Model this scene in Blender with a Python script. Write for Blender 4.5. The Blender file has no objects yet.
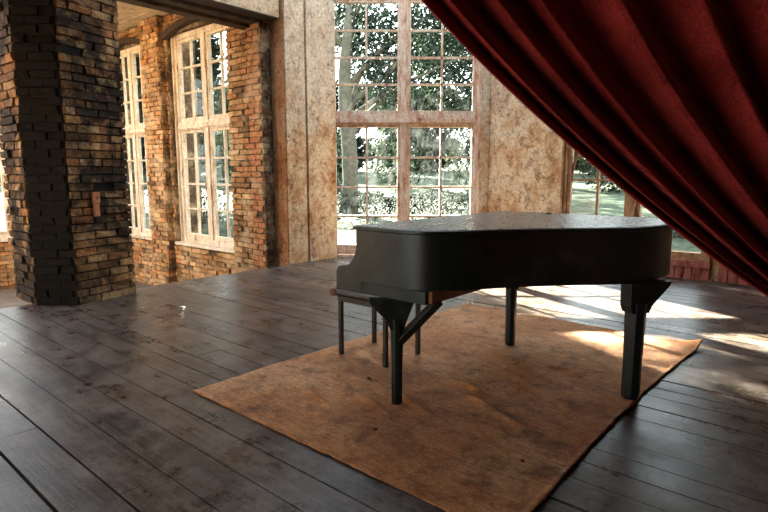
import bpy, math, random
from math import sin, cos, pi, sqrt, atan2, radians
from mathutils import Vector, Matrix, noise
random.seed(7)
scn = bpy.context.scene
col = scn.collection
# ---------------------------------------------------------------- hall axes: u = along floorboards, v = across them
UX, UY = 0.75538, -0.65529
VX, VY = 0.65529, 0.75538
ROT = atan2(UY, UX)
def W(u, v, z=0.0): return Vector((u*UX+v*VX, u*UY+v*VY, z))
CH = 8.75          # depth of the wall with the tall window

# ---------------------------------------------------------------- mesh builder
class MB:
    def __init__(s): s.v=[]; s.f=[]; s.c=[]; s.sm=[]
    def face(s, pts, c=(1,1,1), smooth=False):
        b=len(s.v); s.v += [tuple(p) for p in pts]; s.f.append(tuple(range(b,b+len(pts)))); s.c.append(c); s.sm.append(smooth)
    def raw(s, vs, fs, c=(1,1,1), smooth=False):
        b=len(s.v); s.v += [tuple(p) for p in vs]
        for f in fs: s.f.append(tuple(b+i for i in f)); s.c.append(c); s.sm.append(smooth)
    def hexa(s, p, c=(1,1,1), skip=()):
        # p: 8 points, 0-3 bottom ccw, 4-7 top
        F=[(3,2,1,0),(4,5,6,7),(0,1,5,4),(1,2,6,5),(2,3,7,6),(3,0,4,7)]
        s.raw(p,[f for i,f in enumerate(F) if i not in skip],c)
    def box(s, a, b, c=(1,1,1), M=None):
        x0,y0,z0=a; x1,y1,z1=b
        p=[Vector(q) for q in ((x0,y0,z0),(x1,y0,z0),(x1,y1,z0),(x0,y1,z0),(x0,y0,z1),(x1,y0,z1),(x1,y1,z1),(x0,y1,z1))]
        if M is not None: p=[M@q for q in p]
        s.hexa(p,c)
    def frame_box(s, o, eu, n, u0,u1,d0,d1,z0,z1,c=(1,1,1)):
        # along eu, depth along n (outward), z
        P=lambda a,d,z: Vector(o)+Vector(eu)*a+Vector(n)*d+Vector((0,0,z))
        p=[P(u0,d0,z0),P(u1,d0,z0),P(u1,d1,z0),P(u0,d1,z0),P(u0,d0,z1),P(u1,d0,z1),P(u1,d1,z1),P(u0,d1,z1)]
        s.hexa(p,c)
    def tube(s, pts, r, n=8, c=(1,1,1), cap=True, smooth=True, sx=1.0):
        pts=[Vector(p) for p in pts]; N=len(pts)
        rs = r if isinstance(r,(list,tuple)) else [r]*N
        b=len(s.v); prev=None
        for i,p in enumerate(pts):
            t=(pts[min(i+1,N-1)]-pts[max(i-1,0)]).normalized()
            if prev is None:
                a=Vector((0,0,1)) if abs(t.z)<.9 else Vector((1,0,0))
                x=t.cross(a).normalized()
            else: x=(prev-t*prev.dot(t)).normalized()
            prev=x; y=t.cross(x)
            for k in range(n):
                g=2*pi*k/n; s.v.append(tuple(p+x*cos(g)*rs[i]*sx+y*sin(g)*rs[i]))
        for i in range(N-1):
            for k in range(n):
                k2=(k+1)%n
                s.f.append((b+i*n+k,b+i*n+k2,b+(i+1)*n+k2,b+(i+1)*n+k)); s.c.append(c); s.sm.append(smooth)
        if cap:
            s.f.append(tuple(b+k for k in reversed(range(n)))); s.c.append(c); s.sm.append(False)
            s.f.append(tuple(b+(N-1)*n+k for k in range(n))); s.c.append(c); s.sm.append(False)
    def prism(s, poly, z0, z1, c=(1,1,1), smooth=False):
        n=len(poly); b=len(s.v)
        s.v += [(p[0],p[1],z0) for p in poly]+[(p[0],p[1],z1) for p in poly]
        s.f.append(tuple(b+i for i in reversed(range(n)))); s.c.append(c); s.sm.append(False)
        s.f.append(tuple(b+n+i for i in range(n))); s.c.append(c); s.sm.append(False)
        for i in range(n):
            j=(i+1)%n; s.f.append((b+i,b+j,b+n+j,b+n+i)); s.c.append(c); s.sm.append(smooth)
    def grid(s, nx, ny, fn, c=(1,1,1), smooth=True, cf=None):
        b=len(s.v)
        for j in range(ny+1):
            for i in range(nx+1): s.v.append(tuple(fn(i/nx,j/ny)))
        for j in range(ny):
            for i in range(nx):
                q=b+j*(nx+1)+i
                s.f.append((q,q+1,q+nx+2,q+nx+1)); s.c.append(cf(i/nx,j/ny) if cf else c); s.sm.append(smooth)
    def build(s, name, mat, parent=None, bevel=0, fix=True):
        me=bpy.data.meshes.new(name); me.from_pydata(s.v,[],s.f)
        at=me.color_attributes.new('Col','FLOAT_COLOR','CORNER')
        arr=[]
        for f,c in zip(s.f,s.c): arr += [c[0],c[1],c[2],1.0]*len(f)
        at.data.foreach_set('color',arr)
        me.polygons.foreach_set('use_smooth',s.sm)
        me.materials.append(mat); me.update()
        o=bpy.data.objects.new(name,me); col.objects.link(o)
        if parent is not None: o.parent=parent
        if bevel:
            m=o.modifiers.new('bev','BEVEL'); m.width=bevel; m.segments=2; m.limit_method='ANGLE'; m.angle_limit=radians(40)
        return o
def empty(name, loc=(0,0,0), rz=0):
    o=bpy.data.objects.new(name,None); col.objects.link(o); o.location=loc; o.rotation_euler=(0,0,rz); o.empty_display_size=.1; return o
def tag(o,label=None,cat=None,group=None,kind=None):
    if label: o['label']=label
    if cat: o['category']=cat
    if group: o['group']=group
    if kind: o['kind']=kind
    return o
def struct(o,label=None): o['kind']='structure'; return tag(o,label)

# ---------------------------------------------------------------- materials
def srgb(r,g,b):
    f=lambda x:(x/255)/12.92 if x/255<=.04045 else ((x/255+.055)/1.055)**2.4
    return (f(r),f(g),f(b))
class NT:
    def __init__(s,name):
        s.m=bpy.data.materials.new(name); s.m.use_nodes=True; s.t=s.m.node_tree; s.t.nodes.clear()
        s.out=s.n('ShaderNodeOutputMaterial')
    def n(s,typ,**k):
        o=s.t.nodes.new(typ)
        for a,b in k.items():
            if hasattr(o,a) and a not in ('color','location'): setattr(o,a,b)
        return o
    def l(s,a,b): s.t.links.new(a,b)
    def pos(s,sc=(1,1,1),rot=0):
        g=s.n('ShaderNodeNewGeometry'); m=s.n('ShaderNodeMapping'); m.inputs['Scale'].default_value=sc
        if rot:
            r=s.n('ShaderNodeMapping'); r.inputs['Rotation'].default_value=(0,0,rot); s.l(g.outputs['Position'],r.inputs[0]); s.l(r.outputs[0],m.inputs[0])
        else: s.l(g.outputs['Position'],m.inputs[0])
        return m.outputs[0]
    def noise(s,vec,scale,detail=6,rough=.6,dist=0):
        n=s.n('ShaderNodeTexNoise'); n.inputs['Scale'].default_value=scale; n.inputs['Detail'].default_value=detail
        n.inputs['Roughness'].default_value=rough; n.inputs['Distortion'].default_value=dist
        if vec is not None: s.l(vec,n.inputs['Vector'])
        return n.outputs['Fac']
    def ramp(s,fac,stops):
        r=s.n('ShaderNodeValToRGB'); e=r.color_ramp.elements
        while len(e)<len(stops): e.new(.5)
        for i,(p,c) in enumerate(stops):
            e[i].position=p
            if not isinstance(c,tuple): c=(c,c,c)
            e[i].color=(*c,1)
        s.l(fac,r.inputs[0]); return r.outputs[0]
    def mix(s,a,b,fac,mode='MIX'):
        m=s.n('ShaderNodeMix'); m.data_type='RGBA'; m.blend_type=mode
        for v,i in ((a,6),(b,7)):
            if isinstance(v,tuple): m.inputs[i].default_value=(*v,1)
            else: s.l(v,m.inputs[i])
        if isinstance(fac,(int,float)): m.inputs[0].default_value=fac
        else: s.l(fac,m.inputs[0])
        return m.outputs[2]
    def math(s,op,a,b=None):
        m=s.n('ShaderNodeMath'); m.operation=op
        for v,i in ((a,0),(b,1)):
            if v is None: continue
            if isinstance(v,(int,float)): m.inputs[i].default_value=v
            else: s.l(v,m.inputs[i])
        return m.outputs[0]
    def attr(s):
        a=s.n('ShaderNodeVertexColor'); a.layer_name='Col'; return a.outputs[0]
    def bsdf(s,color,rough=.7,bump=None,bs=.3,bd=.01,metal=0,spec=.5,coat=0,sheen=0,sheenc=None,sr=.4):
        b=s.n('ShaderNodeBsdfPrincipled')
        if isinstance(color,tuple): b.inputs['Base Color'].default_value=(*color,1)
        else: s.l(color,b.inputs['Base Color'])
        if isinstance(rough,(int,float)): b.inputs['Roughness'].default_value=rough
        else: s.l(rough,b.inputs['Roughness'])
        b.inputs['Metallic'].default_value=metal; b.inputs['Specular IOR Level'].default_value=spec
        b.inputs['Coat Weight'].default_value=coat
        if sheen:
            b.inputs['Sheen Weight'].default_value=sheen; b.inputs['Sheen Roughness'].default_value=sr
            b.inputs['Sheen Tint'].default_value=(*(sheenc or (1,1,1)),1)
        if bump is not None:
            u=s.n('ShaderNodeBump'); u.inputs['Strength'].default_value=bs; u.inputs['Distance'].default_value=bd
            s.l(bump,u.inputs['Height']); s.l(u.outputs[0],b.inputs['Normal'])
        s.l(b.outputs[0],s.out.inputs[0]); s.b=b; return b

def m_brick():
    t=NT('rough_brick'); p=t.pos()
    n1=t.noise(p,3.0,8,.7); n2=t.noise(p,38,6,.75); n3=t.noise(p,1.1,6,.65,.4)
    n4=t.noise(p,14,7,.75,.6)
    c=t.mix(t.attr(),t.ramp(n2,[(.25,.2),(.75,1.6)]),1,'MULTIPLY')
    c=t.mix(c,t.ramp(n4,[(.36,.25),(.5,1.0),(.7,1.35)]),1,'MULTIPLY')
    c=t.mix(c,(.012,.009,.006),t.ramp(n3,[(.55,0.0),(.66,.7)]))            # soot blotches
    c=t.mix(c,srgb(205,178,140),t.math('MULTIPLY',t.ramp(n1,[(.48,0.0),(.64,1.0)]),.6)) # lime wash left over
    t.bsdf(c,.92,n2,.9,.012,spec=.2); return t.m
def m_soot_brick():
    t=NT('charred_brick'); p=t.pos(); n2=t.noise(p,38,6,.75); n3=t.noise(p,1.7,7,.7,.8); n4=t.noise(p,9,6,.7)
    c=t.mix(t.attr(),t.ramp(n2,[(.25,.25),(.75,1.5)]),1,'MULTIPLY')
    c=t.mix(c,(.006,.005,.004),t.ramp(n3,[(.40,0.0),(.54,.93)]))
    c=t.mix(c,(.01,.008,.006),t.ramp(n4,[(.5,0.0),(.62,.6)]))
    t.bsdf(c,.92,n2,.9,.012,spec=.2); return t.m
def m_plaster():
    t=NT('peeling_plaster'); p=t.pos(); ps=t.pos((1,1,.8))
    n1=t.noise(ps,2.6,8,.72,.3); n2=t.noise(p,26,8,.75); n3=t.noise(ps,6,8,.75,.3); n4=t.noise(p,12,7,.75)
    c=t.ramp(n1,[(.34,srgb(164,112,72)),(.45,srgb(196,158,118)),(.56,srgb(214,190,156)),(.7,srgb(188,138,104))])
    c=t.mix(c,srgb(150,72,38),t.ramp(n3,[(.55,0.0),(.63,.65)]))
    sz=t.n('ShaderNodeSeparateXYZ'); t.l(p,sz.inputs[0])
    hz=t.ramp(t.math('ADD',t.math('MULTIPLY',sz.outputs[2],.25),t.math('MULTIPLY',n1,.6)),[(.74,0.0),(.92,.5)])
    c=t.mix(c,srgb(208,196,174),hz)
    c=t.mix(c,srgb(60,45,32),t.ramp(n4,[(.54,0.0),(.68,.8)]))
    c=t.mix(c,t.ramp(n2,[(.3,.45),(.7,1.3)]),1,'MULTIPLY')
    c=t.mix(c,t.attr(),1,'MULTIPLY')
    h=t.math('ADD',t.math('MULTIPLY',n2,.5),t.ramp(n3,[(.54,1.0),(.60,0.0)]))
    t.bsdf(c,.95,h,.7,.012,spec=.15); return t.m
def m_oldpaint(name,a,b,cc,dark=.6):
    t=NT(name); p=t.pos((1,1,.25)); q=t.pos()
    n1=t.noise(p,14,8,.75,.5); n2=t.noise(q,45,6,.7); n3=t.noise(q,5,6,.7)
    c=t.ramp(n1,[(.34,cc),(.44,b),(.56,a),(.75,a)])
    c=t.mix(c,b,t.ramp(n3,[(.5,0.0),(.62,.55)]))
    c=t.mix(c,t.ramp(n2,[(.3,dark),(.65,1.15)]),1,'MULTIPLY')
    t.bsdf(c,.75,n1,.5,.004,spec=.25); return t.m
def m_floor():
    t=NT('worn_floorboards'); p=t.pos((1,1,1),-ROT); g=t.pos((.7,14,14),-ROT); lo=t.pos((.5,1.2,1),-ROT)
    n1=t.noise(g,3.0,9,.72,.4); n2=t.noise(lo,1.3,7,.65,.8); n3=t.noise(p,60,5,.7); n4=t.noise(p,5,8,.75)
    c=t.mix(t.attr(),t.ramp(n1,[(.30,.25),(.5,.8),(.70,1.7)]),1,'MULTIPLY')
    c=t.mix(c,srgb(122,110,102),t.math('MULTIPLY',t.ramp(n4,[(.46,0.0),(.60,1.0)]),.6))      # dust
    c=t.mix(c,t.ramp(n3,[(.3,.6),(.7,1.25)]),1,'MULTIPLY')
    c=t.mix(c,srgb(22,20,18),t.ramp(n2,[(.53,0.0),(.68,.6)]))                              # worn-in stains
    r=t.ramp(t.mix(n4,n2,.5),[(.42,.26),(.54,.36),(.66,.52)])
    t.bsdf(c,r,t.math('ADD',n1,t.math('MULTIPLY',n3,.3)),.35,.004,spec=.22); return t.m
def m_rug():
    t=NT('woven_orange_rug'); p=t.pos((1,1,1),-ROT)
    n1=t.noise(p,1.6,7,.65,.6); n2=t.noise(p,60,4,.7); n3=t.noise(t.pos((3,22,10),-ROT),3.2,6,.7); n4=t.noise(p,6.0,7,.7,.5)
    c=t.ramp(n1,[(.3,srgb(164,102,56)),(.5,srgb(190,128,78)),(.7,srgb(208,158,114))])
    c=t.mix(c,srgb(84,50,28),t.ramp(n4,[(.48,0.0),(.66,.72)]))
    c=t.mix(c,t.ramp(n3,[(.3,.6),(.65,1.15)]),1,'MULTIPLY')
    c=t.mix(c,t.ramp(n2,[(.3,.5),(.7,1.15)]),1,'MULTIPLY')
    t.bsdf(c,.95,n2,.7,.004,spec=.1,sheen=.15); return t.m
def m_piano():
    t=NT('scuffed_black_lacquer'); p=t.pos(); n1=t.noise(p,5,8,.75,.4); n2=t.noise(t.pos((3,3,.6)),26,6,.7); n3=t.noise(p,70,4,.7)
    c=t.ramp(n1,[(.35,(.004,.006,.005)),(.55,(.010,.015,.012)),(.7,(.036,.036,.028))])
    c=t.mix(c,(.10,.075,.045),t.ramp(n2,[(.66,0.0),(.74,.6)]))
    r=t.ramp(n1,[(.3,.26),(.55,.38),(.75,.6)])
    t.bsdf(c,r,n3,.12,.002,spec=.38); return t.m
def m_lid():
    t=NT('worn_reflection_tinted_lid'); p=t.pos((1,1,1),-ROT); n1=t.noise(t.pos((1,7,1),-ROT),3,8,.75,.5); n2=t.noise(p,28,7,.75)
    c=t.ramp(n1,[(.3,(.04,.04,.036)),(.5,(.11,.10,.088)),(.7,(.24,.21,.175))])  # grey-brown tones carry the lid's pale reflection as colour, over worn lacquer
    c=t.mix(c,(.012,.012,.01),t.ramp(n2,[(.5,0.0),(.6,.7)]))
    r=t.ramp(n2,[(.3,.16),(.7,.42)])
    t.bsdf(c,r,n2,.2,.002,spec=.6); return t.m
def m_simple(name,c,rough=.7,scale=20,var=.5,metal=0,spec=.4,bump=.3,str_=(1,1,1)):
    t=NT(name); n=t.noise(t.pos(str_),scale,7,.7)
    cc=t.mix(c,t.ramp(n,[(.3,1-var),(.7,1+var)]),1,'MULTIPLY'); cc=t.mix(cc,t.attr(),1,'MULTIPLY')
    t.bsdf(cc,rough,n,bump,.006,metal=metal,spec=spec); return t.m
def m_velvet():
    t=NT('red_velvet'); p=t.pos(); n1=t.noise(p,3.5,6,.65,.5); n2=t.noise(p,120,3,.7); n3=t.noise(p,14,8,.75)
    c=t.ramp(n1,[(.3,srgb(124,34,34)),(.6,srgb(166,56,52)),(.8,srgb(182,76,66))])
    c=t.mix(c,srgb(40,10,10),t.ramp(n3,[(.52,0.0),(.68,.55)]))
    c=t.mix(c,t.ramp(n2,[(.3,.55),(.7,1.4)]),1,'MULTIPLY')
    t.bsdf(c,.9,n2,.5,.003,spec=.1,sheen=1.0,sheenc=srgb(240,140,125),sr=.3); return t.m
def m_glass():
    t=NT('dirty_glass'); p=t.pos((1,1,.6)); n=t.noise(p,7,8,.75,.6)
    tr=t.n('ShaderNodeBsdfTransparent'); tr.inputs[0].default_value=(.93,.96,.94,1)
    gl=t.n('ShaderNodeBsdfGlossy'); gl.inputs['Roughness'].default_value=.03
    df=t.n('ShaderNodeBsdfTranslucent'); df.inputs[0].default_value=(.75,.78,.72,1)
    m1=t.n('ShaderNodeMixShader'); m2=t.n('ShaderNodeMixShader'); fr=t.n('ShaderNodeLayerWeight'); fr.inputs[0].default_value=.5
    t.l(t.ramp(fr.outputs['Facing'],[(.0,.008),(.6,.03),(.9,.4)]),m1.inputs[0]); t.l(tr.outputs[0],m1.inputs[1]); t.l(gl.outputs[0],m1.inputs[2])
    t.l(t.ramp(n,[(.45,.0),(.75,.012)]),m2.inputs[0]); t.l(m1.outputs[0],m2.inputs[1]); t.l(df.outputs[0],m2.inputs[2])
    t.l(m2.outputs[0],t.out.inputs[0]); return t.m
def m_leaf(name,a,b,cc):
    t=NT(name); p=t.pos(); n=t.noise(p,.9,5,.7); n2=t.noise(p,7,3,.7)
    c=t.ramp(n2,[(.3,a),(.5,b),(.72,cc)]); c=t.mix(c,t.attr(),1,'MULTIPLY')
    d=t.n('ShaderNodeBsdfDiffuse'); t.l(c,d.inputs[0]); q=t.n('ShaderNodeBsdfTranslucent'); t.l(c,q.inputs[0])
    m=t.n('ShaderNodeMixShader'); m.inputs[0].default_value=.35; t.l(d.outputs[0],m.inputs[1]); t.l(q.outputs[0],m.inputs[2]); t.l(m.outputs[0],t.out.inputs[0]); return t.m
def m_lawn():
    t=NT('lawn'); p=t.pos(); n=t.noise(p,.5,6,.7); n2=t.noise(p,9,6,.8)
    c=t.ramp(n,[(.3,srgb(38,45,34)),(.6,srgb(80,86,69)),(.75,srgb(54,61,46))]); c=t.mix(c,t.ramp(n2,[(.36,.25),(.64,1.6)]),1,'MULTIPLY')
    t.bsdf(c,.95,n2,.9,.08,spec=.05); return t.m
BR=m_brick(); SB=m_soot_brick(); PL=m_plaster()
WP=m_oldpaint('peeling_cream_paint',srgb(218,200,176),srgb(196,152,124),srgb(118,74,50))
WC=m_oldpaint('peeling_white_paint',srgb(228,218,198),srgb(208,184,156),srgb(130,92,66))
WO=m_oldpaint('weathered_brown_paint',srgb(176,140,104),srgb(140,96,64),srgb(62,40,26),.45)
RP=m_oldpaint('faded_red_boards',srgb(170,104,88),srgb(140,72,58),srgb(84,40,34),.5)
FL=m_floor(); RG=m_rug(); PN=m_piano(); LD=m_lid(); VL=m_velvet(); GL=m_glass()
WOOD=m_simple('charred_timber',srgb(70,50,36),.85,9,.7,str_=(1,1,1))
RAW=m_simple('bare_orange_wood',srgb(140,84,46),.6,14,.4,str_=(1,1,1))
BROWN=m_simple('brown_leather',srgb(96,46,28),.45,20,.4)
DARKW=m_simple('dark_stained_wood',srgb(34,26,20),.4,20,.5)
DARKP=m_simple('light_absorbing_plaster',srgb(70,58,48),.95,3,.6)  # unseen end and front walls made dark to cut bounced light
CEIL=m_simple('light_absorbing_ceiling',srgb(84,66,50),.9,2.5,.6)  # unseen hall ceiling given a dark tone so it bounces little light
BRASS=m_simple('dull_brass',srgb(120,92,48),.45,30,.3,metal=.8)
BARK=m_simple('bark',srgb(78,74,62),.95,8,.6,bump=.9)
LAWN=m_lawn()
LF1=m_leaf('dark_leaves',srgb(10,14,11),srgb(18,24,20),srgb(34,42,33))
LF3=m_leaf('deep_dark_hedge_leaves',srgb(8,12,9),srgb(14,19,15),srgb(28,34,27))  # darker version of the dark leaves, for the near bushes
LF2=m_leaf('pale_leaves',srgb(20,27,20),srgb(36,44,33),srgb(48,56,43))
CLAY=m_simple('salmon_clay',srgb(176,110,76),.9,20,.3)
CHIP=m_simple('dark_wood_chip',srgb(44,28,18),.9,40,.5)
STONE=m_simple('outer_masonry',srgb(120,96,76),.9,6,.4)

# ---------------------------------------------------------------- brick facing
def brick_tone(k=1.0, orange=.5):
    base=random.choice([srgb(168,124,78),srgb(150,108,66),srgb(190,150,104),srgb(128,94,60),srgb(176,138,96),srgb(172,116,72)])
    m=random.uniform(.72,1.15)*k
    return tuple(x*m for x in base)
MORT=srgb(92,72,52)
def bricks(mb,o,eu,n,L,z0,z1,holes=(),k=1.0,prot=.022,tone=None,miss=.02):
    """rows of worn bricks on a wall face; o=origin, eu=along, n=outward normal"""
    o=Vector(o); eu=Vector(eu); n=Vector(n)
    bl,bh,mo=.235,.066,.014
    z=z0; r=0
    while z<z1-.02:
        x=-(bl+mo)*(.5 if r%2 else 0); h=min(bh,z1-z)
        while x<L-.02:
            a=max(x,0); b=min(x+bl,L); x+=bl+mo
            if b-a<.04: continue
            if random.random()<miss: continue
            segs=[(a,b)]
            for (h0,h1,g0,g1) in holes:
                if z+h>g0 and z<g1:
                    ns=[]
                    for (p,q) in segs:
                        if q<=h0 or p>=h1: ns.append((p,q))
                        else:
                            if p<h0: ns.append((p,h0))
                            if q>h1: ns.append((h1,q))
                    segs=ns
            for (p,q) in segs:
                if q-p<.03: continue
                d=prot*random.uniform(.35,1.15); j=lambda s=.010: random.uniform(-s,s)
                P=lambda a_,d_,z_: o+eu*a_+n*d_+Vector((0,0,z_))
                pts=[P(p,0,z),P(q,0,z),P(q,d+j(),z+j(.004)),P(p,d+j(),z+j(.004)),P(p,0,z+h),P(q,0,z+h),P(q,d+j(),z+h+j(.004)),P(p,d+j(),z+h+j(.004))]
                pts[2]+=eu*j(); pts[3]+=eu*j(); pts[6]+=eu*j(); pts[7]+=eu*j()
                mb.hexa(pts,(tone or brick_tone)(k),skip=(2,))
        z+=h+mo; r+=1
def slab(mb,o,eu,n,L,T,z0,z1,holes=(),c=(1,1,1)):
    """wall core of thickness T behind face (towards -n), with rectangular openings"""
    xs=sorted({0,L,*[h[0] for h in holes],*[h[1] for h in holes]}); 
    for a,b in zip(xs,xs[1:]):
        cuts=sorted([(h[2],h[3]) for h in holes if h[0]<=a+1e-6 and h[1]>=b-1e-6])
        z=z0
        for g0,g1 in cuts:
            if g0>z: mb.frame_box(o,eu,n,a,b,-T,0,z,g0,c)
            z=max(z,g1)
        if z<z1: mb.frame_box(o,eu,n,a,b,-T,0,z,z1,c)
EU=Vector((UX,UY,0)); EV=Vector((VX,VY,0)); EX=Vector((1,0,0)); EY=Vector((0,1,0))
CZ=4.7
# ---------------------------------------------------------------- windows
def window(name,o,eu,n,w,z0,z1,zt,rows_lo,rows_hi,mat,cols=2,recess=.14,label=None,arch=False,fw=.075,wide=.11,skiprow=None,base_panel=False,open_leaf=None):
    """o: left-bottom corner of opening on inner wall face, eu along, n towards the room"""
    root=empty(name,o); struct(root,label); O=Vector((0,0,0))
    eu=Vector(eu); n=Vector(n)
    d0,d1=-recess-.07,-recess
    f=MB()
    B=lambda mb,a,b,p,q,z,y,c=(1,1,1): mb.frame_box(O,eu,n,a,b,p,q,z,y,c)
    B(f,0,fw,d0,d1+.03,z0,z1); B(f,w-fw,w,d0,d1+.03,z0,z1); B(f,fw,w-fw,d0,d1+.03,z1-fw,z1); B(f,fw,w-fw,d0,d1+.03,z0,z0+fw)
    B(f,w/2-wide/2,w/2+wide/2,d0,d1+.035,z0+fw,z1-fw)
    B(f,fw,w/2-wide/2,d0,d1+.04,zt-.07,zt+.07); B(f,w/2+wide/2,w-fw,d0,d1+.04,zt-.07,zt+.07)
    B(f,fw,w-fw,d1+.04,d1+.065,zt-.045,zt+.02)      # moulding across the transom
    B(f,-.0,.03,d1+.03,d1+.07,z0,z1); B(f,w-.03,w,d1+.03,d1+.07,z0,z1)
    f.build('window_frame',mat,root,.004)
    for side in (0,1):
        a=fw if side==0 else w/2+wide/2; b=w/2-wide/2 if side==0 else w-fw
        for lvl in (0,1):
            y0=(z0+fw) if lvl==0 else zt+.07; y1=(zt-.07) if lvl==0 else z1-fw
            rows=rows_lo if lvl==0 else rows_hi
            s=MB(); st=.045; e0,e1=d0+.012,d1+.012
            pan=0.0
            if base_panel and lvl==0: pan=.16
            B(s,a,a+st,e0,e1,y0,y1); B(s,b-st,b,e0,e1,y0,y1); B(s,a+st,b-st,e0,e1,y1-st,y1); B(s,a+st,b-st,e0,e1,y0,y0+st+.02+pan)
            gx0,gx1=a+st,b-st; gz0,gz1=y0+st+.02+pan,y1-st
            mw=.030; m0,m1=d0+.02,d1-.005
            for k in range(1,cols):
                x=gx0+(gx1-gx0)*k/cols
                if skiprow is not None and (side,lvl)==(skiprow[0],skiprow[1]):
                    r=skiprow[2]; za=gz0+(gz1-gz0)*r/rows; zb=gz0+(gz1-gz0)*(r+1)/rows
                    B(s,x-mw/2,x+mw/2,m0,m1,gz0,za); B(s,x-mw/2,x+mw/2,m0,m1,zb,gz1)
                else: B(s,x-mw/2,x+mw/2,m0,m1,gz0,gz1)
            if not arch:
                for k in range(1,rows):
                    z=gz0+(gz1-gz0)*k/rows; B(s,gx0,gx1,m0,m1,z-mw/2,z+mw/2)
            else:
                zs=[1.2] if lvl==0 else [z1-.75]
                for z in zs: B(s,gx0,gx1,m0,m1,z-mw/2,z+mw/2)
                cwid=(gx1-gx0)/cols
                if lvl==0:          # interlaced pointed tracery bars above the crossbar
                    for k in range(cols):
                        xa=gx0+cwid*k; xb=xa+cwid
                        for sg in (0,1):
                            pts=[]
                            for i in range(9):
                                tt=i/8; xx=(xa+cwid*.5*(1-cos(tt*pi/2))) if sg==0 else (xb-cwid*.5*(1-cos(tt*pi/2)))
                                pts.append(O+eu*xx+n*((m0+m1)/2)+Vector((0,0,1.2+.42*sin(tt*pi/2)**.9*1.0 if tt>0 else 1.2)))
                            s.tube(pts,.017,6)
                    
            so=s.build('sash',mat,root,.002)
            g=MB(); gm=(m0+m1)/2; g.frame_box(O,eu,n,gx0-.004,gx1+.004,gm-.002,gm+.002,gz0-.004,gz1+.004)
            g.build('glass_panes',GL,so)
            if lvl==0 and side==0:
                h=MB(); h.frame_box(O,eu,n,b-.03,b-.012,e1,e1+.03,1.02,1.14); h.build('window_latch',BRASS,root)
    sl=MB(); B(sl,-.04,w+.04,-recess-.05,.05,z0-.045,z0+.002); sl.build('window_sill',mat,root,.006)
    return root

# ---------------------------------------------------------------- floor of the hall (one mesh, plank pattern)
def left_edge(v): return -6.14 - .10*noise.noise(Vector((v*1.3,2,0)))
fl=MB()
vs=[-3.0]
wid=[.21,.155,.165,.19,.15,.18,.20,.16]
while vs[-1]<7.75: vs.append(vs[-1]+random.choice(wid))
plank=[srgb(86,70,58),srgb(78,64,54),srgb(92,75,62),srgb(72,60,52),srgb(84,72,62)]
for v0,v1 in zip(vs,vs[1:]):
    u=-6.18+random.uniform(-.03,.03); uend=5.2
    gap=random.choice([.005,.006,.009,.014,.006])
    while u<uend:
        L=random.uniform(2.0,4.6); u1=min(u+L,uend)
        dz=random.uniform(-.004,.0); kk=random.uniform(.85,1.1); c=tuple(x*kk for x in random.choice(plank))
        n=max(2,int((u1-u)/.5))
        # clip against the chamfered corner: planks end at the window wall
        def clipu(ua,v):  # Y <= CH+.05
            return max(ua,(v*VY-(CH+.25))/(-UY)) if False else ua
        a=u
        need=(VY*v1-(CH+.2))/0.65529
        a=max(a,need)
        if a<u1-.05:
            fl.raw([W(a,v0+gap/2,-.04),W(u1-.003,v0+gap/2,-.04),W(u1-.003,v1-gap/2,-.04),W(a,v1-gap/2,-.04),
                    W(a,v0+gap/2,dz),W(u1-.003,v0+gap/2,dz+random.uniform(-.002,.002)),W(u1-.003,v1-gap/2,dz),W(a,v1-gap/2,dz+random.uniform(-.002,.002))],
                   [(4,5,6,7),(0,1,5,4),(1,2,6,5),(2,3,7,6),(3,0,4,7)],c)
        u=u1
sub=MB()
sub.prism([W(-6.12,-3)[:2],W(5.2,-3)[:2],W(5.2,7.7)[:2],W(-4.5,7.7)[:2],W(-6.12,6.3)[:2]],-.12,-.041,(.15,.12,.1))
fl.raw([tuple(x) for x in sub.v],sub.f,(.03,.025,.02))
fl.frame_box(W(-6.13,-3,0),EV,-EU,0,9.2,-.03,0.0,-1.0,-.04,(.05,.04,.035))   # fascia below the floor edge
struct(fl.build('floor',FL))

# ---------------------------------------------------------------- wall_back: the window wall straight ahead
XL,XR=-.86,1.47
wx0,wx1=-.90,1.60
mb=MB()
slab(mb,(wx0,CH-.10,0),EX,(0,-1,0),wx1-wx0,.19,-.2,CZ,[(XL-wx0,XR-wx0,.03,3.92)],(1,1,1))
struct(mb.build('wall_back',PL))
window('window_1',(XL,CH-.10,0),EX,(0,-1,0),XR-XL,.03,3.92,2.10,4,4,WP,recess=.10,skiprow=(0,1,1),
       label='tall double casement window with peeling cream frame behind the piano')
# ---------------------------------------------------------------- wall_right (v = 7.6)
V1=7.6
U0=-4.66
mb=MB()
w3=(-3.28,-1.37); w4=(-.65,1.25); w5=(2.1,4.0)
hol=[(a-U0,b-U0,.02,3.92) for a,b in (w3,)]
slab(mb,W(U0,V1,0),EU,-EV,5.4-U0,.22,-.2,CZ,hol)
struct(mb.build('wall_right',PL))
window('window_2',W(w3[0],V1,0),EU,-EV,w3[1]-w3[0],.02,3.92,2.10,3,4,WO,recess=.02,arch=True,base_panel=True,label='window with pointed tracery bars beyond the tail of the piano')
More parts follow.
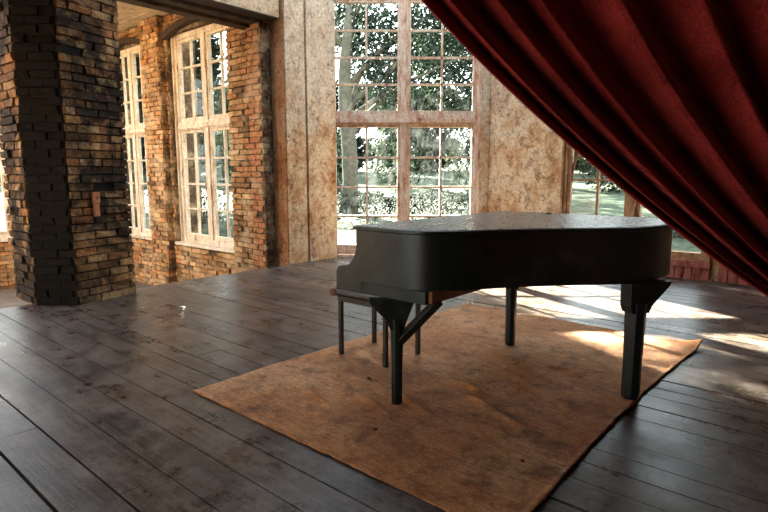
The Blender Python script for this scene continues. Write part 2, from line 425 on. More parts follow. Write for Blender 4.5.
# boarded panels low on the wall
mb=MB()
for i in range(7):
    a=-2.03+i*.095; mb.frame_box(W(0,V1,0),EU,-EV,a,a+.088,.0,.05+random.uniform(0,.012),.0,.15,(1,1,1))
mb.frame_box(W(0,V1,0),EU,-EV,-2.04,-1.36,.0,.075,.15,.235)
struct(mb.build('trim_1',RP,None,.004),'faded red board panel under the tracery window')
mb=MB()
for i in range(6):
    a=-1.28+i*.105; mb.frame_box(W(0,V1,0),EU,-EV,a,a+.096,.0,.03+random.uniform(0,.01),.0,.85+random.uniform(0,.1),(.95,1,1))
struct(mb.build('trim_2',RP,None,.004),'upright faded red boards right of the tracery window')

# ---------------------------------------------------------------- wall_left (u = -6.3): pier beside the window and header over the openings
UL=-6.30
mb=MB()
# pier strips (a crack between them)
def strip(v0,v1,uf,c=(1,1,1),z0=-.9,z1=CZ): mb.frame_box(W(0,0,0),EV,EU,v0,v1,-6.85,uf,z0,z1,c)
strip(5.06,5.40,-6.16,(.95,.93,.9)); mb.frame_box(W(0,0,0),EV,EU,5.045,5.06,-6.85,-6.18,-.9,CZ,(.62,.42,.30)); strip(5.41,5.44,-6.22,(.10,.07,.05)); mb.frame_box(W(0,0,0),EV,EU,5.45,6.0,-6.50,-6.17,-.9,CZ,(1,1,1))
# header
mb.frame_box(W(0,0,0),EV,EU,-3.0,5.02,-6.80,-6.22,3.36,CZ,(.9,.82,.72))
mb.frame_box(W(0,0,0),EV,EU,-3.0,-1.6,-6.80,-6.22,-.9,3.36)
struct(mb.build('wall_left',PL))
# brick pier between opening and pilaster
mb=MB()
slab(mb,W(-7.26,4.89,0),EU,-EV,.80,.5,-1.0,3.36,(),tuple(x*.3 for x in MORT))
bricks(mb,W(-7.26,4.89,-1.0),EU,-EV,.56,0,4.36,k=1.05,prot=.03)
slab(mb,W(-6.72,4.86,0),EU,-EV,.28,.14,-1.0,3.36,(),MORT)
bricks(mb,W(-6.72,4.86,-1.0),EU,-EV,.28,0,4.36,k=1.05,prot=.02,tone=lambda k: tuple(x*random.uniform(.9,1.1)*k for x in srgb(174,118,76)))
bricks(mb,W(-6.44,4.86,-1.0),EV,EU,.15,0,4.36,k=.3,prot=.015)  # side bricks darkened, painting in the shade of the groove by the pilaster
struct(mb.build('wall_pier',BR),'brick pier with flush end beside the opening to the side room')
# timber beam under the header
mb=MB()
for i,(a,b,zz) in enumerate([(-6.84,-6.66,3.27),(-6.62,-6.45,3.30),(-6.42,-6.215,3.335)]):
    mb.frame_box(W(0,0,0),EV,EU,-3.0,5.0,a,b,zz,3.36,(1-.2*i,)*3)
b=mb.build('timber_lintel',WOOD,None,.01); tag(b,'charred timber lintel spanning the opening above the brick pillar','beam')

# ---------------------------------------------------------------- side room
VB=5.0; UA=-11.9; ZF=-.82; ZC=3.9
w6=(-11.35,-9.90); w7=(-9.14,-7.32)
mb=MB(); o=W(UA,VB,0)
hol=[(a-UA,b-UA,.10,3.58) for a,b in (w6,w7)]
slab(mb,o,EU,-EV,-6.5-UA,.5,-1.0,ZC+.3,hol,MORT)
bh=[(h[0]-.02,h[1]+.02,h[2]+1.0,h[3]+1.0) for h in hol]
bricks(mb,o+Vector((0,0,-1.0)),EU,-EV,-7.2-UA,0,4.9,bh,k=1.1,prot=.03)
# shallow pilaster between the windows
slab(mb,W(-9.84,VB-.12,0),EU,-EV,.60,.2,-1.0,ZC,(),MORT); bricks(mb,W(-9.84,VB-.12,-1.0),EU,-EV,.60,0,4.9,k=1.15,prot=.03)
bricks(mb,W(-9.24,VB-.12,-1.0),EV,EU,.12,0,4.9,k=.8,prot=.02)
struct(mb.build('wall_side_room_back',BR))
window('window_3',W(w6[0],VB,0),EU,-EV,w6[1]-w6[0],.10,3.58,2.08,4,3,WC,recess=.05,fw=.07,label='narrow double window with cream frame, half hidden by the brick pillar')
window('window_4',W(w7[0],VB,0),EU,-EV,w7[1]-w7[0],.10,3.58,2.08,4,3,WC,recess=.12,fw=.09,cols=2,wide=.12,label='tall window with weathered frame between two brick piers')
# timber lintels above the two windows
mb=MB()
for a,b in (w6,w7):
    n=10
    for i in range(n):
        t0,t1=i/n,(i+1)/n; za=3.50+.14*sin(pi*t0); zb=3.50+.14*sin(pi*t1); L=b-a+.1
        P=lambda t,d,z: W(a-.05+L*t,VB-d,z)
        mb.hexa([P(t0,.10,za),P(t1,.10,zb),P(t1,-.02,zb),P(t0,-.02,za),P(t0,.10,za+.10),P(t1,.10,zb+.10),P(t1,-.02,zb+.10),P(t0,-.02,za+.10)],(.6,.5,.45))
struct(mb.build('trim_3',WOOD),'dark timber lintels over the side room windows')
mb=MB(); o=W(UA,-3,0)
w8=(1.55,3.25)
w8s=[(5.25,7.3),(2.6,4.6),(0.3,2.0)]   # distances along v from -3
hol=[(a,b,.10,3.58) for a,b in w8s]
slab(mb,o,EV,EU,8.2,.5,-1.0,ZC+.3,hol,MORT)
bricks(mb,o+Vector((0,0,-1.0)),EV,EU,8.0,0,4.9,[(h[0]-.02,h[1]+.02,1.1,4.58) for h in hol],k=1.1,prot=.03)
struct(mb.build('wall_side_room_left',BR))
for i,(a,b) in enumerate(w8s):
    window('window_%d'%(5+i),W(UA,-3+a,0),EV,EU,b-a,.10,3.58,2.08,4,3,WC,recess=.08)
mb=MB(); slab(mb,W(UA,-3,0),EU,EV,5.7,.4,-1.0,CZ); struct(mb.build('wall_side_room_front',PL))
mb=MB(); mb.prism([W(UA-.2,-3.2)[:2],W(-6.10,-3.2)[:2],W(-6.10,5.2)[:2],W(UA-.2,5.2)[:2]],-.95,ZF); struct(mb.build('floor_side_room',m_simple('dusty_concrete',srgb(96,84,72),.9,3,.4)))
mb=MB(); 
for i in range(36):
    a=-3.2+i*.24
    for q0,q1 in ([(UA-.2,-6.75)] if (a<-1.6 or a>2.6) else [(UA-.2,-11.2),(-7.3,-6.75)]): mb.frame_box(W(0,0,0),EV,EU,a,a+.23,q0,q1,ZC+random.uniform(0,.01),ZC+.1,tuple(random.uniform(.85,1.3) for _ in [0])*3)  # gap in the boards added out of view to brighten the side room
struct(mb.build('ceiling_side_room',m_simple('pale_ceiling_boards',srgb(196,172,140),.9,6,.4)))

# ---------------------------------------------------------------- remaining shell
mb=MB(); slab(mb,W(5.2,-3.2,0),EV,-EU,11.2,.3,-.2,CZ); struct(mb.build('wall_end',DARKP))
mb=MB(); slab(mb,W(-6.8,-3.0,0),EU,EV,12.2,.3,-1,CZ,[(1.0,5.1,.4,1.85)]); struct(mb.build('wall_front',DARKP))  # low opening added behind the camera to light the curtain
mb=MB()
def ceil_uv(a,b,c_,d_,z0=CZ,z1=CZ+.15): mb.frame_box(W(0,0,0),EU,EV,a,b,c_,d_,z0,z1)
SK=(-6.0,-3.2,3.4,6.6)      # added roof opening, unseen, letting sky light brighten the left of the hall
ceil_uv(-7,SK[0],-3.3,8.2); ceil_uv(SK[1],5.6,-3.3,8.2); ceil_uv(SK[0],SK[1],-3.3,SK[2]); ceil_uv(SK[0],SK[1],SK[3],8.2)
for i in range(5):
    a=SK[0]+(SK[1]-SK[0])*i/4; ceil_uv(a-.03,a+.03,SK[2],SK[3],CZ+.02,CZ+.12)
struct(mb.build('ceiling',CEIL))

# ---------------------------------------------------------------- brick pillar
P1=(-3.86,5.76); P2=(-3.41,5.375); P3=(-3.02,5.375); P4=(-2.75,5.99); P5=(-3.32,6.36)
mb=MB()
poly=[P1,P2,P3,P4,P5]
cx=sum(p[0] for p in poly)/5; cy=sum(p[1] for p in poly)/5
mb.prism(poly,0,CZ,srgb(60,45,34))
soot_shade=lambda k: tuple(x*random.uniform(.7,1.1) for x in srgb(34,26,20))  # blackened front face: soot plus its deep shade, put into the brick colour
for i in range(5):
    a=Vector((*poly[i],0)); b2=Vector((*poly[(i+1)%5],0)); e=(b2-a); L=e.length; e.normalize(); n=Vector((e.y,-e.x,0))
    bricks(mb,a,e,n,L,0,CZ,k=1.0 if i!=1 else .2,prot=.035,tone=soot_shade if i==1 else None)
pil=mb.build('brick_pillar',SB); tag(pil,'thick soot-stained brick pillar standing on the floor at the left','pillar')
# small clay patch box on pillar's lit face
e=(Vector(P4)-Vector(P3)); 
ez=Vector((e[0],e[1],0)).normalized(); nz=Vector((ez.y,-ez.x,0))
mb=MB(); o=Vector((*P3,0))
mb.frame_box(o,ez,nz,.215,.285,.03,.065,.99,1.10); mb.frame_box(o,ez,nz,.222,.278,.03,.06,.86,.985)
mb.frame_box(o,ez,nz,.24,.26,.065,.07,1.03,1.06,(.4,.4,.4))
sw=mb.build('switch_box',CLAY,None,.004); tag(sw,'small salmon switch box fixed to the brick pillar','switch')

# ---------------------------------------------------------------- rug
RU0,RU1,RV0,RV1=-2.92,-.84,1.64,4.60
rw=[(-1.75,3.35,.5,.012),(-1.62,3.2,.35,.012),(-1.55,3.05,.4,.01),(-1.45,2.9,.3,.01),(-1.7,2.75,.45,.014),(-1.55,2.6,.35,.012),(-1.85,2.35,.5,.012),(-2.0,2.2,.3,.01),(-1.4,3.4,.35,.01),(-1.3,2.5,.3,.008),(-2.3,2.05,.4,.008)]
def rugf(a,b):
    u=RU0+(RU1-RU0)*a; v=RV0+(RV1-RV0)*b
    if a in(0,1): u+=.012*noise.noise(Vector((v*3,5,0)))+.008*noise.noise(Vector((v*14,5,0)))
    if b in(0,1): v+=.010*noise.noise(Vector((u*3,9,0)))+.006*noise.noise(Vector((u*14,9,0)))
    if a>.9: u+= -.05*sin(pi*b)*(a-.9)/.1
    z=.010+.004*noise.noise(Vector((u*2.5,v*2.5,0)))+.002*noise.noise(Vector((u*9,v*9,3)))
    for (cu,cv,L,h) in rw:
        # ridges running across the view
        du=u-cu; dv=v-cv; al=du*.95-dv*.3; ac=du*.3+dv*.95
        z+=h*2.0*math.exp(-(al/(L*.35))**2-(ac/.022)**2)
    if a>.985 or b>.99 : z+=.004*(1+noise.noise(Vector((u*6,v*6,0))))
    if a>.93 and b>.95: z+=.05*((a-.93)/.07)*((b-.95)/.05)
    return W(u,v,z)
mb=MB(); mb.grid(200,280,rugf)
rug=mb.build('rug',RG)
sm=rug.modifiers.new('t','SOLIDIFY'); sm.thickness=.008; sm.offset=-1
tag(rug,'large worn orange-brown rug on the floorboards under the piano','rug')
# debris
def chip(u,v,s,label):
    mb=MB(); n=7; pts=[]
    for k in range(n):
        g=2*pi*k/n; r=s*random.uniform(.5,1.2); pts.append((cos(g)*r*1.5,sin(g)*r*.8))
    mb.prism(pts,0,s*.5); o=mb.build('debris_chip',CHIP); o.location=W(u,v,.019); o.rotation_euler=(0,0,random.uniform(0,3)); tag(o,label,'debris','dark chips lying on the rug')
E2=None
# ---------------------------------------------------------------- grand piano (local x=u, y=v)
pr=empty('grand_piano',W(-1.6,3.1,0),ROT); tag(pr,'old scuffed black grand piano on three legs, lid closed, standing on the rug','piano')
pu,pv=-1.6,3.1
def cr(pts,closed=False,n=8):
    out=[]; N=len(pts)
    for i in range(N-1 if not closed else N):
        p0=pts[max(i-1,0)] if not closed else pts[(i-1)%N]; p1=pts[i]; p2=pts[(i+1)%N]; p3=pts[min(i+2,N-1)] if not closed else pts[(i+2)%N]
        for k in range(n):
            t=k/n; out.append(tuple(.5*((2*b)+(-a+c)*t+(2*a-5*b+4*c-d)*t*t+(-a+3*b-3*c+d)*t**3) for a,b,c,d in zip(p0,p1,p2,p3)))
    if not closed: out.append(tuple(pts[-1]))
    return out
tre=[(-2.14,2.23),(-1.95,2.23),(-1.76,2.235),(-1.64,2.29),(-1.52,2.43),(-1.38,2.64),(-1.22,2.84),(-1.07,3.00),(-.95,3.15),(-.885,3.33),(-.865,3.52),(-.88,3.68),(-.94,3.81),(-1.05,3.885),(-1.2,3.90)]
side=cr(tre,False,6)+[(-1.5,3.90),(-1.8,3.90),(-2.14,3.90)]
side=[(a-pu,b-pv) for a,b in side]
def offset(path,d):
    out=[]
    for i,p in enumerate(path):
        a=path[max(i-1,0)]; b=path[min(i+1,len(path)-1)]; tx,ty=b[0]-a[0],b[1]-a[1]; L=math.hypot(tx,ty); out.append((p[0]-ty/L*d,p[1]+tx/L*d))
    return out
inner=offset(side,.045)
mb=MB(); N=len(side); z0,z1=.685,.972
vs_=[(x,y,z0) for x,y in side]+[(x,y,z1) for x,y in side]+[(x,y,z0) for x,y in inner]+[(x,y,z1) for x,y in inner]
fs=[]
for i in range(N-1):
    fs += [(i,i+1,N+i+1,N+i),(2*N+i+1,2*N+i,3*N+i,3*N+i+1)]
mb.raw(vs_,fs,(1,1,1),True)
fs=[]
for i in range(N-1): fs += [(N+i,N+i+1,3*N+i+1,3*N+i),(i+1,i,2*N+i,2*N+i+1)]
fs += [(0,N,3*N,2*N),(N-1,3*N-1,4*N-1,2*N-1)]
mb.raw(vs_,fs)
case=mb.build('case',PN,pr,.003)
# arms (cheeks) with concave scroll, both ends
def arm(yc):
    prof=[(-2.10,.975),(-2.14,.975),(-2.140,.90),(-2.143,.87),(-2.155,.835),(-2.175,.80),(-2.20,.775),(-2.23,.763),(-2.265,.762),(-2.29,.752),(-2.303,.73),(-2.306,.70),(-2.306,.615),(-2.10,.615)]
    m=MB(); n=len(prof); y0,y1=yc-.028,yc+.028
    b=[(x-pu,y0,z) for x,z in prof]+[(x-pu,y1,z) for x,z in prof]
    m.raw(b,[tuple(range(n)),tuple(reversed(range(n,2*n)))]+[(i,n+i,n+(i+1)%n,(i+1)%n) for i in range(n)])
    return m
for yc in (2.258-pv,3.872-pv): arm(yc).build('arm',PN,pr,.006)
# keybed and its bare rear rail
mb=MB(); mb.box((-2.30-pu,2.235-pv,.615),(-1.66-pu,3.895-pv,.684)); mb.build('keybed',PN,pr,.004)
mb=MB(); mb.box((-1.66-pu,2.26-pv,.622),(-1.635-pu,3.87-pv,.684)); tag(mb.build('keybed_rail',RAW,pr,.002),'bare orange wood rail')
# key slip, keys, fallboard
mb=MB(); mb.box((-2.295-pu,2.29-pv,.684),(-2.27-pu,3.84-pv,.715)); mb.build('key_slip',PN,pr,.003)
mb=MB(); x0=2.33-pv; kw=(3.80-2.33)/52
for i in range(52): mb.box((-2.265-pu,x0+i*kw+.0006,.69),(-2.12-pu,x0+(i+1)*kw-.0006,.712),(1,1,1))
keys=mb.build('white_keys',m_simple('ivory',srgb(196,182,150),.4,30,.2),pr)
mb=MB()
for i in range(51):
    if i%7 in (0,2,3,5,6): mb.box((-2.215-pu,x0+(i+1)*kw-.006,.71),(-2.12-pu,x0+(i+1)*kw+.006,.722))
mb.build('black_keys',PN,pr)
mb=MB(); mb.box((-2.125-pu,2.29-pv,.70),(-2.10-pu,3.84-pv,.972)); mb.build('fallboard',PN,pr,.004)
# soundboard underside with beams
mb=MB(); ins=offset(side,.043); mb.prism([p for p in ins],.76,.775,(1,1,1)); mb.build('soundboard',RAW,pr)
for (ya,yb,xa,xb) in ((2.75,2.85,-1.66,-1.46),(3.2,3.3,-1.66,-1.05),(3.6,3.7,-1.66,-1.02)):
    mb=MB(); mb.box((xa-pu,ya-pv,.70),(xb-pu,yb-pv,.76)); mb.build('beam',WOOD,pr,.004)
# legs with flared capitals
def leg(u,v,r0,r1,zt,fl,flang,fr=None):
    fr=fl if fr is None else fr
    m=MB(); n=8
    zs=[(0.0,r1*.92),(.03,r1),(.22,r1*1.02),(zt-.17,r0),(zt-.13,r0*1.05)]
    cx_,cy_=u-pu,v-pv
    b=len(m.v)
    for z,r in zs:
        for k in range(n):
            g=2*pi*(k+.5)/n; m.v.append((cx_+cos(g)*r,cy_+sin(g)*r,z+.018))
    for i in range(len(zs)-1):
        for k in range(n):
            k2=(k+1)%n; m.f.append((b+i*n+k,b+i*n+k2,b+(i+1)*n+k2,b+(i+1)*n+k)); m.c.append((1,1,1)); m.sm.append(False)
    m.f.append(tuple(b+k for k in reversed(range(n)))); m.c.append((1,1,1)); m.sm.append(False)
    # capital: a board-like bracket that flares along direction flang
    c_,s_=cos(flang),sin(flang); t=r0*.75
    ring=[]
    for z,w,wr in [(zt-.17,r0*.95,r0*.95),(zt-.13,min(fl,r0*1.25),r0*1.25),(zt-.02,fl,fr),(zt,fl*1.02,fr*1.02)]:
        ring.append([(cx_+c_*a-s_*b2,cy_+s_*a+c_*b2,z) for a,b2 in ((-w,-t),(wr,-t),(wr,t),(-w,t))])
    vv=[p for r_ in ring for p in r_]; ff=[(3,2,1,0),(12,13,14,15)]
    for i in range(3):
        for k in range(4): k2=(k+1)%4; ff.append((4*i+k,4*i+k2,4*i+4+k2,4*i+4+k))
    m.raw(vv,ff)
    return m.build('leg',PN,pr,.003)
XA=-ROT   # local angle of the world x axis
leg(-1.88,2.275,.040,.032,.615,.15,XA,.09)
leg(-.925,3.21,.058,.050,.688,.075,XA+.3,.19)
leg(-1.93,3.66,.044,.038,.615,.12,XA)
# diagonal brace from the treble leg to the underside
mb=MB(); A_=Vector((-1.88-pu,2.275-pv,.36)); 
B_=W(-1.68,2.42,.62); Bl=Vector((-1.64-pu,2.33-pv,.63))
mb.tube([A_,Bl],[.030,.030],4,smooth=False); mb.build('brace',PN,pr,.002)
# lid
lp=offset(side,-.012); lp=[(-2.155-pu,lp[0][1])]+lp+[(-2.155-pu,lp[-1][1])]
mb=MB(); mb.prism(lp,.974,.994,(1,1,1)); lid=mb.build('lid',PN,pr,.004)
lq=offset(side,.004); lq=[(-2.145-pu,lq[0][1])]+lq+[(-2.145-pu,lq[-1][1])]
mb=MB(); mb.prism(lq,.990,.9965,(1,1,1)); tag(mb.build('lid_top',LD,lid),'worn grey-brown lid top, pale reflection put into its colour')
for y in (2.9,3.55): mb=MB(); mb.box((-1.86-pu,y-pv-.02,.994),(-1.80-pu,y-pv+.02,.999)); mb.build('hinge',BRASS,pr)
for x in (-2.0,-1.5,-1.25): mb=MB(); mb.box((x-pu-.04,3.905-pv,.95),(x-pu+.04,3.918-pv,.992)); mb.build('hinge',BRASS,pr)
mb=MB(); mb.tube([(-1.72-pu,3.78-pv,.994),(-1.72-pu,3.78-pv,1.006)],.018,10); mb.build('lid_knob',PN,pr)
# pedal lyre hint is absent in the place: none built

# ---------------------------------------------------------------- stool
st=empty('piano_stool',W(-2.52,2.865,0),ROT); tag(st,'low square stool with thin dark legs and brown seat pushed under the piano','stool')
mb=MB(); mb.box((-.26,-.21,.435),(.24,.21,.485)); mb.build('seat',DARKW,st,.02)
mb=MB(); mb.tube([(-.262,-.215,.462),(-.262,.215,.462)],.028,14); tag(mb.build('seat_roll',BROWN,st,.006),'brown rounded roll')
mb=MB(); mb.box((-.235,-.19,.40),(.22,.19,.436)); mb.build('seat_frame',DARKW,st,.004)
for lx,ly in ((-.215,-.175),(.20,-.175),(-.215,.175),(.20,.175)):
    m=MB(); m.box((lx-.014,ly-.014,.012),(lx+.014,ly+.014,.41)); m.build('leg',DARKW,st,.002)

# debris positions on the rug
for (u_,v_,s,l) in [(-2.25,2.45,.014,'dark chip on the rug beside the stool legs, the largest one'),(-2.42,2.35,.008,'tiny dark chip on the rug left of the near piano leg'),(-1.75,1.95,.010,'dark chip on the rug in front of the near piano leg'),(-1.05,2.15,.010,'dark chip on the rug towards its near right edge')]: chip(u_,v_,s,l)

# ---------------------------------------------------------------- curtain
def q2(a,b,c,t): return (1-t)**2*a+2*t*(1-t)*b+t*t*c
ridges=[.0,.036,.098,.149,.243,.345,.42,.50,.58,.65,.72,.79,.85,.90,.95,1.02]
def foldh(s,t):
    # asymmetrical soft folds: piecewise raised cosines
    for i in range(len(ridges)-1):
        if ridges[i]<=s<=ridges[i+1]+1e-9:
            x=(s-ridges[i])/(ridges[i+1]-ridges[i]); w=ridges[i+1]-ridges[i]
            a=[1.2,1.1,.8,1.0,1.1,1.0,1.3,.7,1.2,.8,1.1,.9,1.2,1,1][i]
            return a*min(w,.075)*(.5+.5*cos(2*pi*(x**.85)))**1.25
    return 0
def cur(s,t):
    if t<=.86:
        k=t/.86
        sw_=s+.012*sin(3*k+s*9)
        x=q2(-.6+3.7*s,-.2+2.75*s,1.92+.16*s,k); z=q2(3.0,1.7-.05*s,.52-.10*s,k)
        y=1.85+.10*s*(1-k)+.03*sin(5*s+2*k)
        amp=2.3*(1-.35*k)*(.55+.45*min(1,k*3))
    else:
        k=(t-.86)/.14; x=1.92+.16*s+.10*k+.25*(s-.5)*k; z=(.52-.10*s)*(1-k)+.03*k; y=1.85; amp=1.1
    h=foldh(s,t)*amp
    h+=.012*noise.noise(Vector((s*5,t*3,1)))*2+.004*noise.noise(Vector((s*22,t*9,4)))
    # tangent across the folds, in the x-z plane, plus depth
    return Vector((x-.25*h,y-h,z-.25*h))
mb=MB(); mb.grid(420,170,cur)
cu=mb.build('curtain',VL)
s2=cu.modifiers.new('t','SOLIDIFY'); s2.thickness=.006; s2.offset=0
tag(cu,'heavy dark red velvet curtain swept in folds across the upper right','curtain')
mb=MB(); mb.tube([(-.8,1.85,3.05),(3.3,1.95,3.05)],.022,10)
rod=mb.build('curtain_rod',DARKW); tag(rod,'dark rod above the red velvet curtain','rod')
for x,y in ((-.7,1.85),(1.2,1.90),(3.1,1.94)):
    m=MB(); m.tube([(x,y,3.03),(x,y,CZ)],.012,8); m.build('hanger',DARKW,rod)
mb=MB(); pts=[(2.0+.17*cos(g),1.83+.11*sin(g),.48) for g in [2*pi*k/24 for k in range(25)]]
mb.tube(pts,.014,8); mb.build('tieback',BRASS,cu)

# ---------------------------------------------------------------- garden
def inside(x,y):
    u=x*UX+y*UY; v=x*VX+y*VY
    return (-12.5<u<5.8 and -3.7<v<5.6) or (-7.0<u<5.8 and v<8.1 and v>-3.7 and y<9.3)
def gz(x,y):
    if inside(x,y): return -1.15
    d=max(0,y-9.5)
    return -.12+min(.05*d,2.6)+.05*noise.noise(Vector((x*.3,y*.3,0)))
mb=MB(); mb.grid(150,150,lambda a,b: ((-45+90*a),(-12+82*b),gz(-45+90*a,-12+82*b)))
struct(mb.build('ground',LAWN))
def leafcloud(m,c,rad,n,size,flat=1.0,col_=(1,1,1)):
    for _ in range(n):
        while True:
            d=Vector((random.uniform(-1,1),random.uniform(-1,1),random.uniform(-1,1)))
            if d.length<1 and random.random()<.35+.65*d.length: break
        p=Vector(c)+Vector((d.x*rad[0],d.y*rad[1],d.z*rad[2]))
        a=Vector((random.gauss(0,1),random.gauss(0,1),random.gauss(0,1))).normalized(); b=a.orthogonal().normalized(); cc=a.cross(b)
        s=size*random.uniform(.6,1.3); k=random.choice([.4,.7,1,1,1.5,2.6])
        m.face([p-b*s,p-cc*s*.5,p+b*s,p+cc*s*.5],(k,k,k))
def tree(name,x,y,h,blobs,leaf,lsize,label,tr=.2,bare=None,group=None):
    z=gz(x,y); root=empty(name,(x,y,z)); tag(root,label,'tree',group)
    m=MB(); H=h*.75
    pts=[(0.08*sin(k*1.3),.05*cos(k*2),-.1+H*k/6) for k in range(7)]
    m.tube(pts,[tr*1.3,tr*1.05,tr,tr*.92,tr*.8,tr*.6,tr*.35],10)
    m.build('trunk',BARK,root)
    m=MB()
    for (bx,by,bz,rx,rz,n) in blobs:
        p0=Vector((.05,0,min(bz*.6,H*.8))); p3=Vector((bx,by,bz))
        mid=(p0+p3)/2+Vector((random.uniform(-.2,.2),random.uniform(-.2,.2),random.uniform(-.3,.3)))
        m.tube([p0,(p0+mid)/2+Vector((0,0,.08)),mid,(mid+p3)/2,p3],[tr*.42,tr*.34,tr*.28,tr*.2,tr*.08],6)
        for _ in range(4):
            q=mid.lerp(p3,random.random()); e_=q+Vector((random.uniform(-rx,rx),random.uniform(-rx,rx),random.uniform(-.2,1)*rz)); m.tube([q,(q+e_)/2+Vector((0,0,.1)),e_],[tr*.16,tr*.11,tr*.04],5)
    m.build('branches',BARK,root)
    m=MB()
    for (bx,by,bz,rx,rz,n) in blobs: leafcloud(m,(bx,by,bz),(rx,rx,rz),n,lsize)
    m.build('foliage',leaf,root)
    return root
def bush(x,y,r,h,n,leaf,ls,label,group=None):
    z=gz(x,y); root=empty('bush',(x,y,z)); tag(root,label,'bush',group)
    m=MB(); leafcloud(m,(0,0,h*.5),(r,r*.7,h*.55),n,ls); m.build('foliage',leaf,root)
    m=MB()
    for k in range(5):
        g=random.uniform(0,6.28); m.tube([(0,0,-.05),(cos(g)*r*.3,sin(g)*r*.2,h*.4),(cos(g)*r*.6,sin(g)*r*.4,h*.8)],[.02,.015,.006],5)
    m.build('stems',BARK,root)
# tree with visible trunk through the left leaf of the big window
tree('tree',-1.02,16,8,[(.6,.5,4.3,.9,.6,1000),(1.9,.3,4.9,1.1,.8,1700),(3.2,.6,4.4,1.0,.7,1000),(.2,.8,5.6,1.1,.8,1900),(2.6,1.2,5.9,1.3,.8,1800),(1.3,.2,3.5,.9,.5,700),(-2.0,.5,7.35,1.3,.85,6500),(-3.4,1.0,7.4,1.4,.85,6500)],LF1,.058,'tree with thick grey trunk seen through the left half of the tall window',tr=.22)  # last two crown masses added above the view to block high sun
tree('tree',3.6,18.5,8,[(-1.2,0,3.4,1.1,.7,1200),(-.2,.4,5.0,1.3,.9,2000),(-2.0,.4,4.8,1.1,.8,1300),(.9,0,3.2,1.0,.7,1000),(-.6,.3,6.6,1.6,1.0,1800)],LF2,.068,'tree with dark foliage seen through the right half of the tall window',tr=.16)
tree('tree',.6,27,9,[(0,0,4.6,2.2,1.6,1300),(-1.5,0,7,1.8,1.4,800),(1.5,0,6.8,1.8,1.4,800)],LF2,.16,'pale tree standing across the lawn behind the tall window',tr=.2)
tree('tree',5.6,29,9,[(0,0,3.6,2.4,1.6,1300),(-1.5,0,6,2.0,1.6,900),(1.5,0,6.8,1.8,1.4,600)],LF1,.16,'dark rounded tree across the lawn towards the right',tr=.2)
tree('tree',-6.4,18,11,[(-.2,0,10.2,1.5,1.4,7000),(1.1,.2,9.7,1.4,1.4,7000),(0,0,3.0,1.2,1.0,2200),(.3,0,4.6,1.1,1.0,3800),(-.9,0,4.8,1.2,1.0,3800),(0,.4,6.4,1.4,1.1,5000),(.4,0,1.6,.9,.5,900)],LF1,.09,'leafy tree behind the side room window between the brick piers',tr=.12)  # first two crown masses added out of view to keep sun off the roof opening
tree('tree',-9.4,20,8,[(0,0,3.4,1.6,1.2,2000),(.9,0,5.4,1.6,1.2,4200),(-1.4,0,5.2,1.6,1.2,3200),(0,0,7.4,1.7,1.2,4200)],LF2,.12,'pale leafy tree behind the half hidden side room window',tr=.15)
tree('tree',-19,9,8,[(0,0,3.0,1.8,1.4,900),(1.2,-1.5,4.4,1.6,1.2,700),(.3,1.6,5.0,1.6,1.2,700)],LF1,.13,'tree behind the window at the far left edge',tr=.15)
tree('tree',13,24,8,[(0,0,2.9,1.8,1.2,1000),(-1.5,0,4.4,1.6,1.3,900),(1.4,0,5.0,1.6,1.2,700)],LF1,.13,'dark tree beyond the tracery window at the right',tr=.15)
# hedge of bushes in the mid distance
bl=['leafy bush outside the tall window in front of the tree trunk','second leafy bush from the left outside the tall window','middle bush outside the tall window','bush outside the tall window right of its centre post','rightmost bush outside the tall window']
for i,(x,y,r,h) in enumerate([(-1.35,14.0,.62,.78),(-.35,13.8,.60,.80),(.55,14.2,.55,.70),(1.35,13.9,.6,.82),(2.25,14.1,.62,.78)]):
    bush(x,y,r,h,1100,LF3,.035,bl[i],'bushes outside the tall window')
for i,(x,y,r,h,l) in enumerate([(-4.4,13.6,.7,1.3,'bush low behind the side room window'),(-6.6,14.8,.8,1.4,'bush behind the half hidden side room window'),(5.0,11.0,.5,.5,'low pale bush outside the tracery window'),(6.2,11.6,.6,.55,'second low pale bush outside the tracery window')]):
    bush(x,y,r,h,600,LF2,.05,l)
for i,(x,y,r,h,l) in enumerate([(-2.6,24,1.5,2.6,'tall pale shrub across the lawn left of the thick grey tree trunk'),(.7,24.5,1.5,3.0,'tall pale shrub across the lawn behind the tall window\'s left half'),(4.0,24,1.5,3.2,'tall pale shrub across the lawn behind the tall window\'s right half'),(9.5,23,1.6,2.6,'tall pale shrub across the lawn behind the tracery window'),(-6.2,25,1.6,3.0,'tall pale shrub behind the side room window')]):
    bush(x,y,r,h,2600,LF2,.085,l)
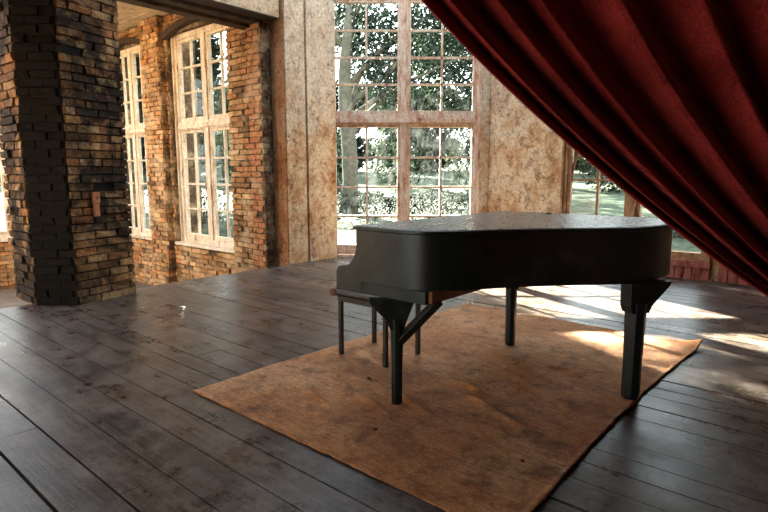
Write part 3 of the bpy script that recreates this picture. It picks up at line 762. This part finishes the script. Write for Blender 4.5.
# far tree belt
k=0
bel=[(-24,36),(-17,38),(-10,37),(-4,40),(2.5,42),(9,40),(15,37),(22,36)]
nm=['farthest left tree of the distant belt','tree of the distant belt, second from the left','tree of the distant belt, third from the left','tree of the distant belt left of the middle','tree of the distant belt right of the middle','tree of the distant belt, third from the right','tree of the distant belt, second from the right','farthest right tree of the distant belt']
for (x,y),l in zip(bel,nm):
    tree('tree',x,y,8,[(0,0,1.4,3.4,1.5,2200),(1.3,0,4.4,2.2,1.9,1200),(-1.4,0,4.4,2.2,1.9,1200)],LF1 if k%2 else LF2,.26,l,tr=.2,group='distant trees beyond the lawn'); k+=1

# ---------------------------------------------------------------- light
w=bpy.data.worlds.new('sky'); scn.world=w; w.use_nodes=True; nt=w.node_tree; nt.nodes.clear()
bg=nt.nodes.new('ShaderNodeBackground'); ow=nt.nodes.new('ShaderNodeOutputWorld')
tc=nt.nodes.new('ShaderNodeTexCoord'); sx=nt.nodes.new('ShaderNodeSeparateXYZ'); rp=nt.nodes.new('ShaderNodeValToRGB')
nt.links.new(tc.outputs['Generated'],sx.inputs[0]); nt.links.new(sx.outputs[2],rp.inputs[0])
rp.color_ramp.elements[0].color=(.95,.97,.95,1); rp.color_ramp.elements[1].color=(.62,.78,1,1); rp.color_ramp.elements[1].position=.9
nt.links.new(rp.outputs[0],bg.inputs[0]); bg.inputs[1].default_value=5.5; nt.links.new(bg.outputs[0],ow.inputs[0])
sl=bpy.data.lights.new('sun','SUN'); sl.energy=125; sl.angle=radians(.6); sl.color=(1,.95,.86)
so=bpy.data.objects.new('sun',sl); col.objects.link(so)
d=Vector((.43*.909,-.903*.909,-.4179)).normalized()
so.rotation_euler=d.to_track_quat('-Z','Y').to_euler(); so.location=(-10,20,12)

# ---------------------------------------------------------------- camera
cam=bpy.data.cameras.new('camera'); cam.sensor_width=36; cam.lens=557/768*36; cam.clip_start=.05; cam.clip_end=300
co=bpy.data.objects.new('camera',cam); col.objects.link(co); co.location=(0,0,1.28)
co.rotation_euler=(pi/2-math.atan(82/557),0,0); scn.camera=co
scn.view_settings.view_transform='Standard'; scn.view_settings.look='None'; scn.view_settings.exposure=0.55; scn.view_settings.gamma=1
scn.view_settings.use_curve_mapping=False
scn.cycles.max_bounces=8; scn.cycles.diffuse_bounces=5; scn.cycles.transparent_max_bounces=16
try: scn.cycles.use_denoising=True
except Exception: pass
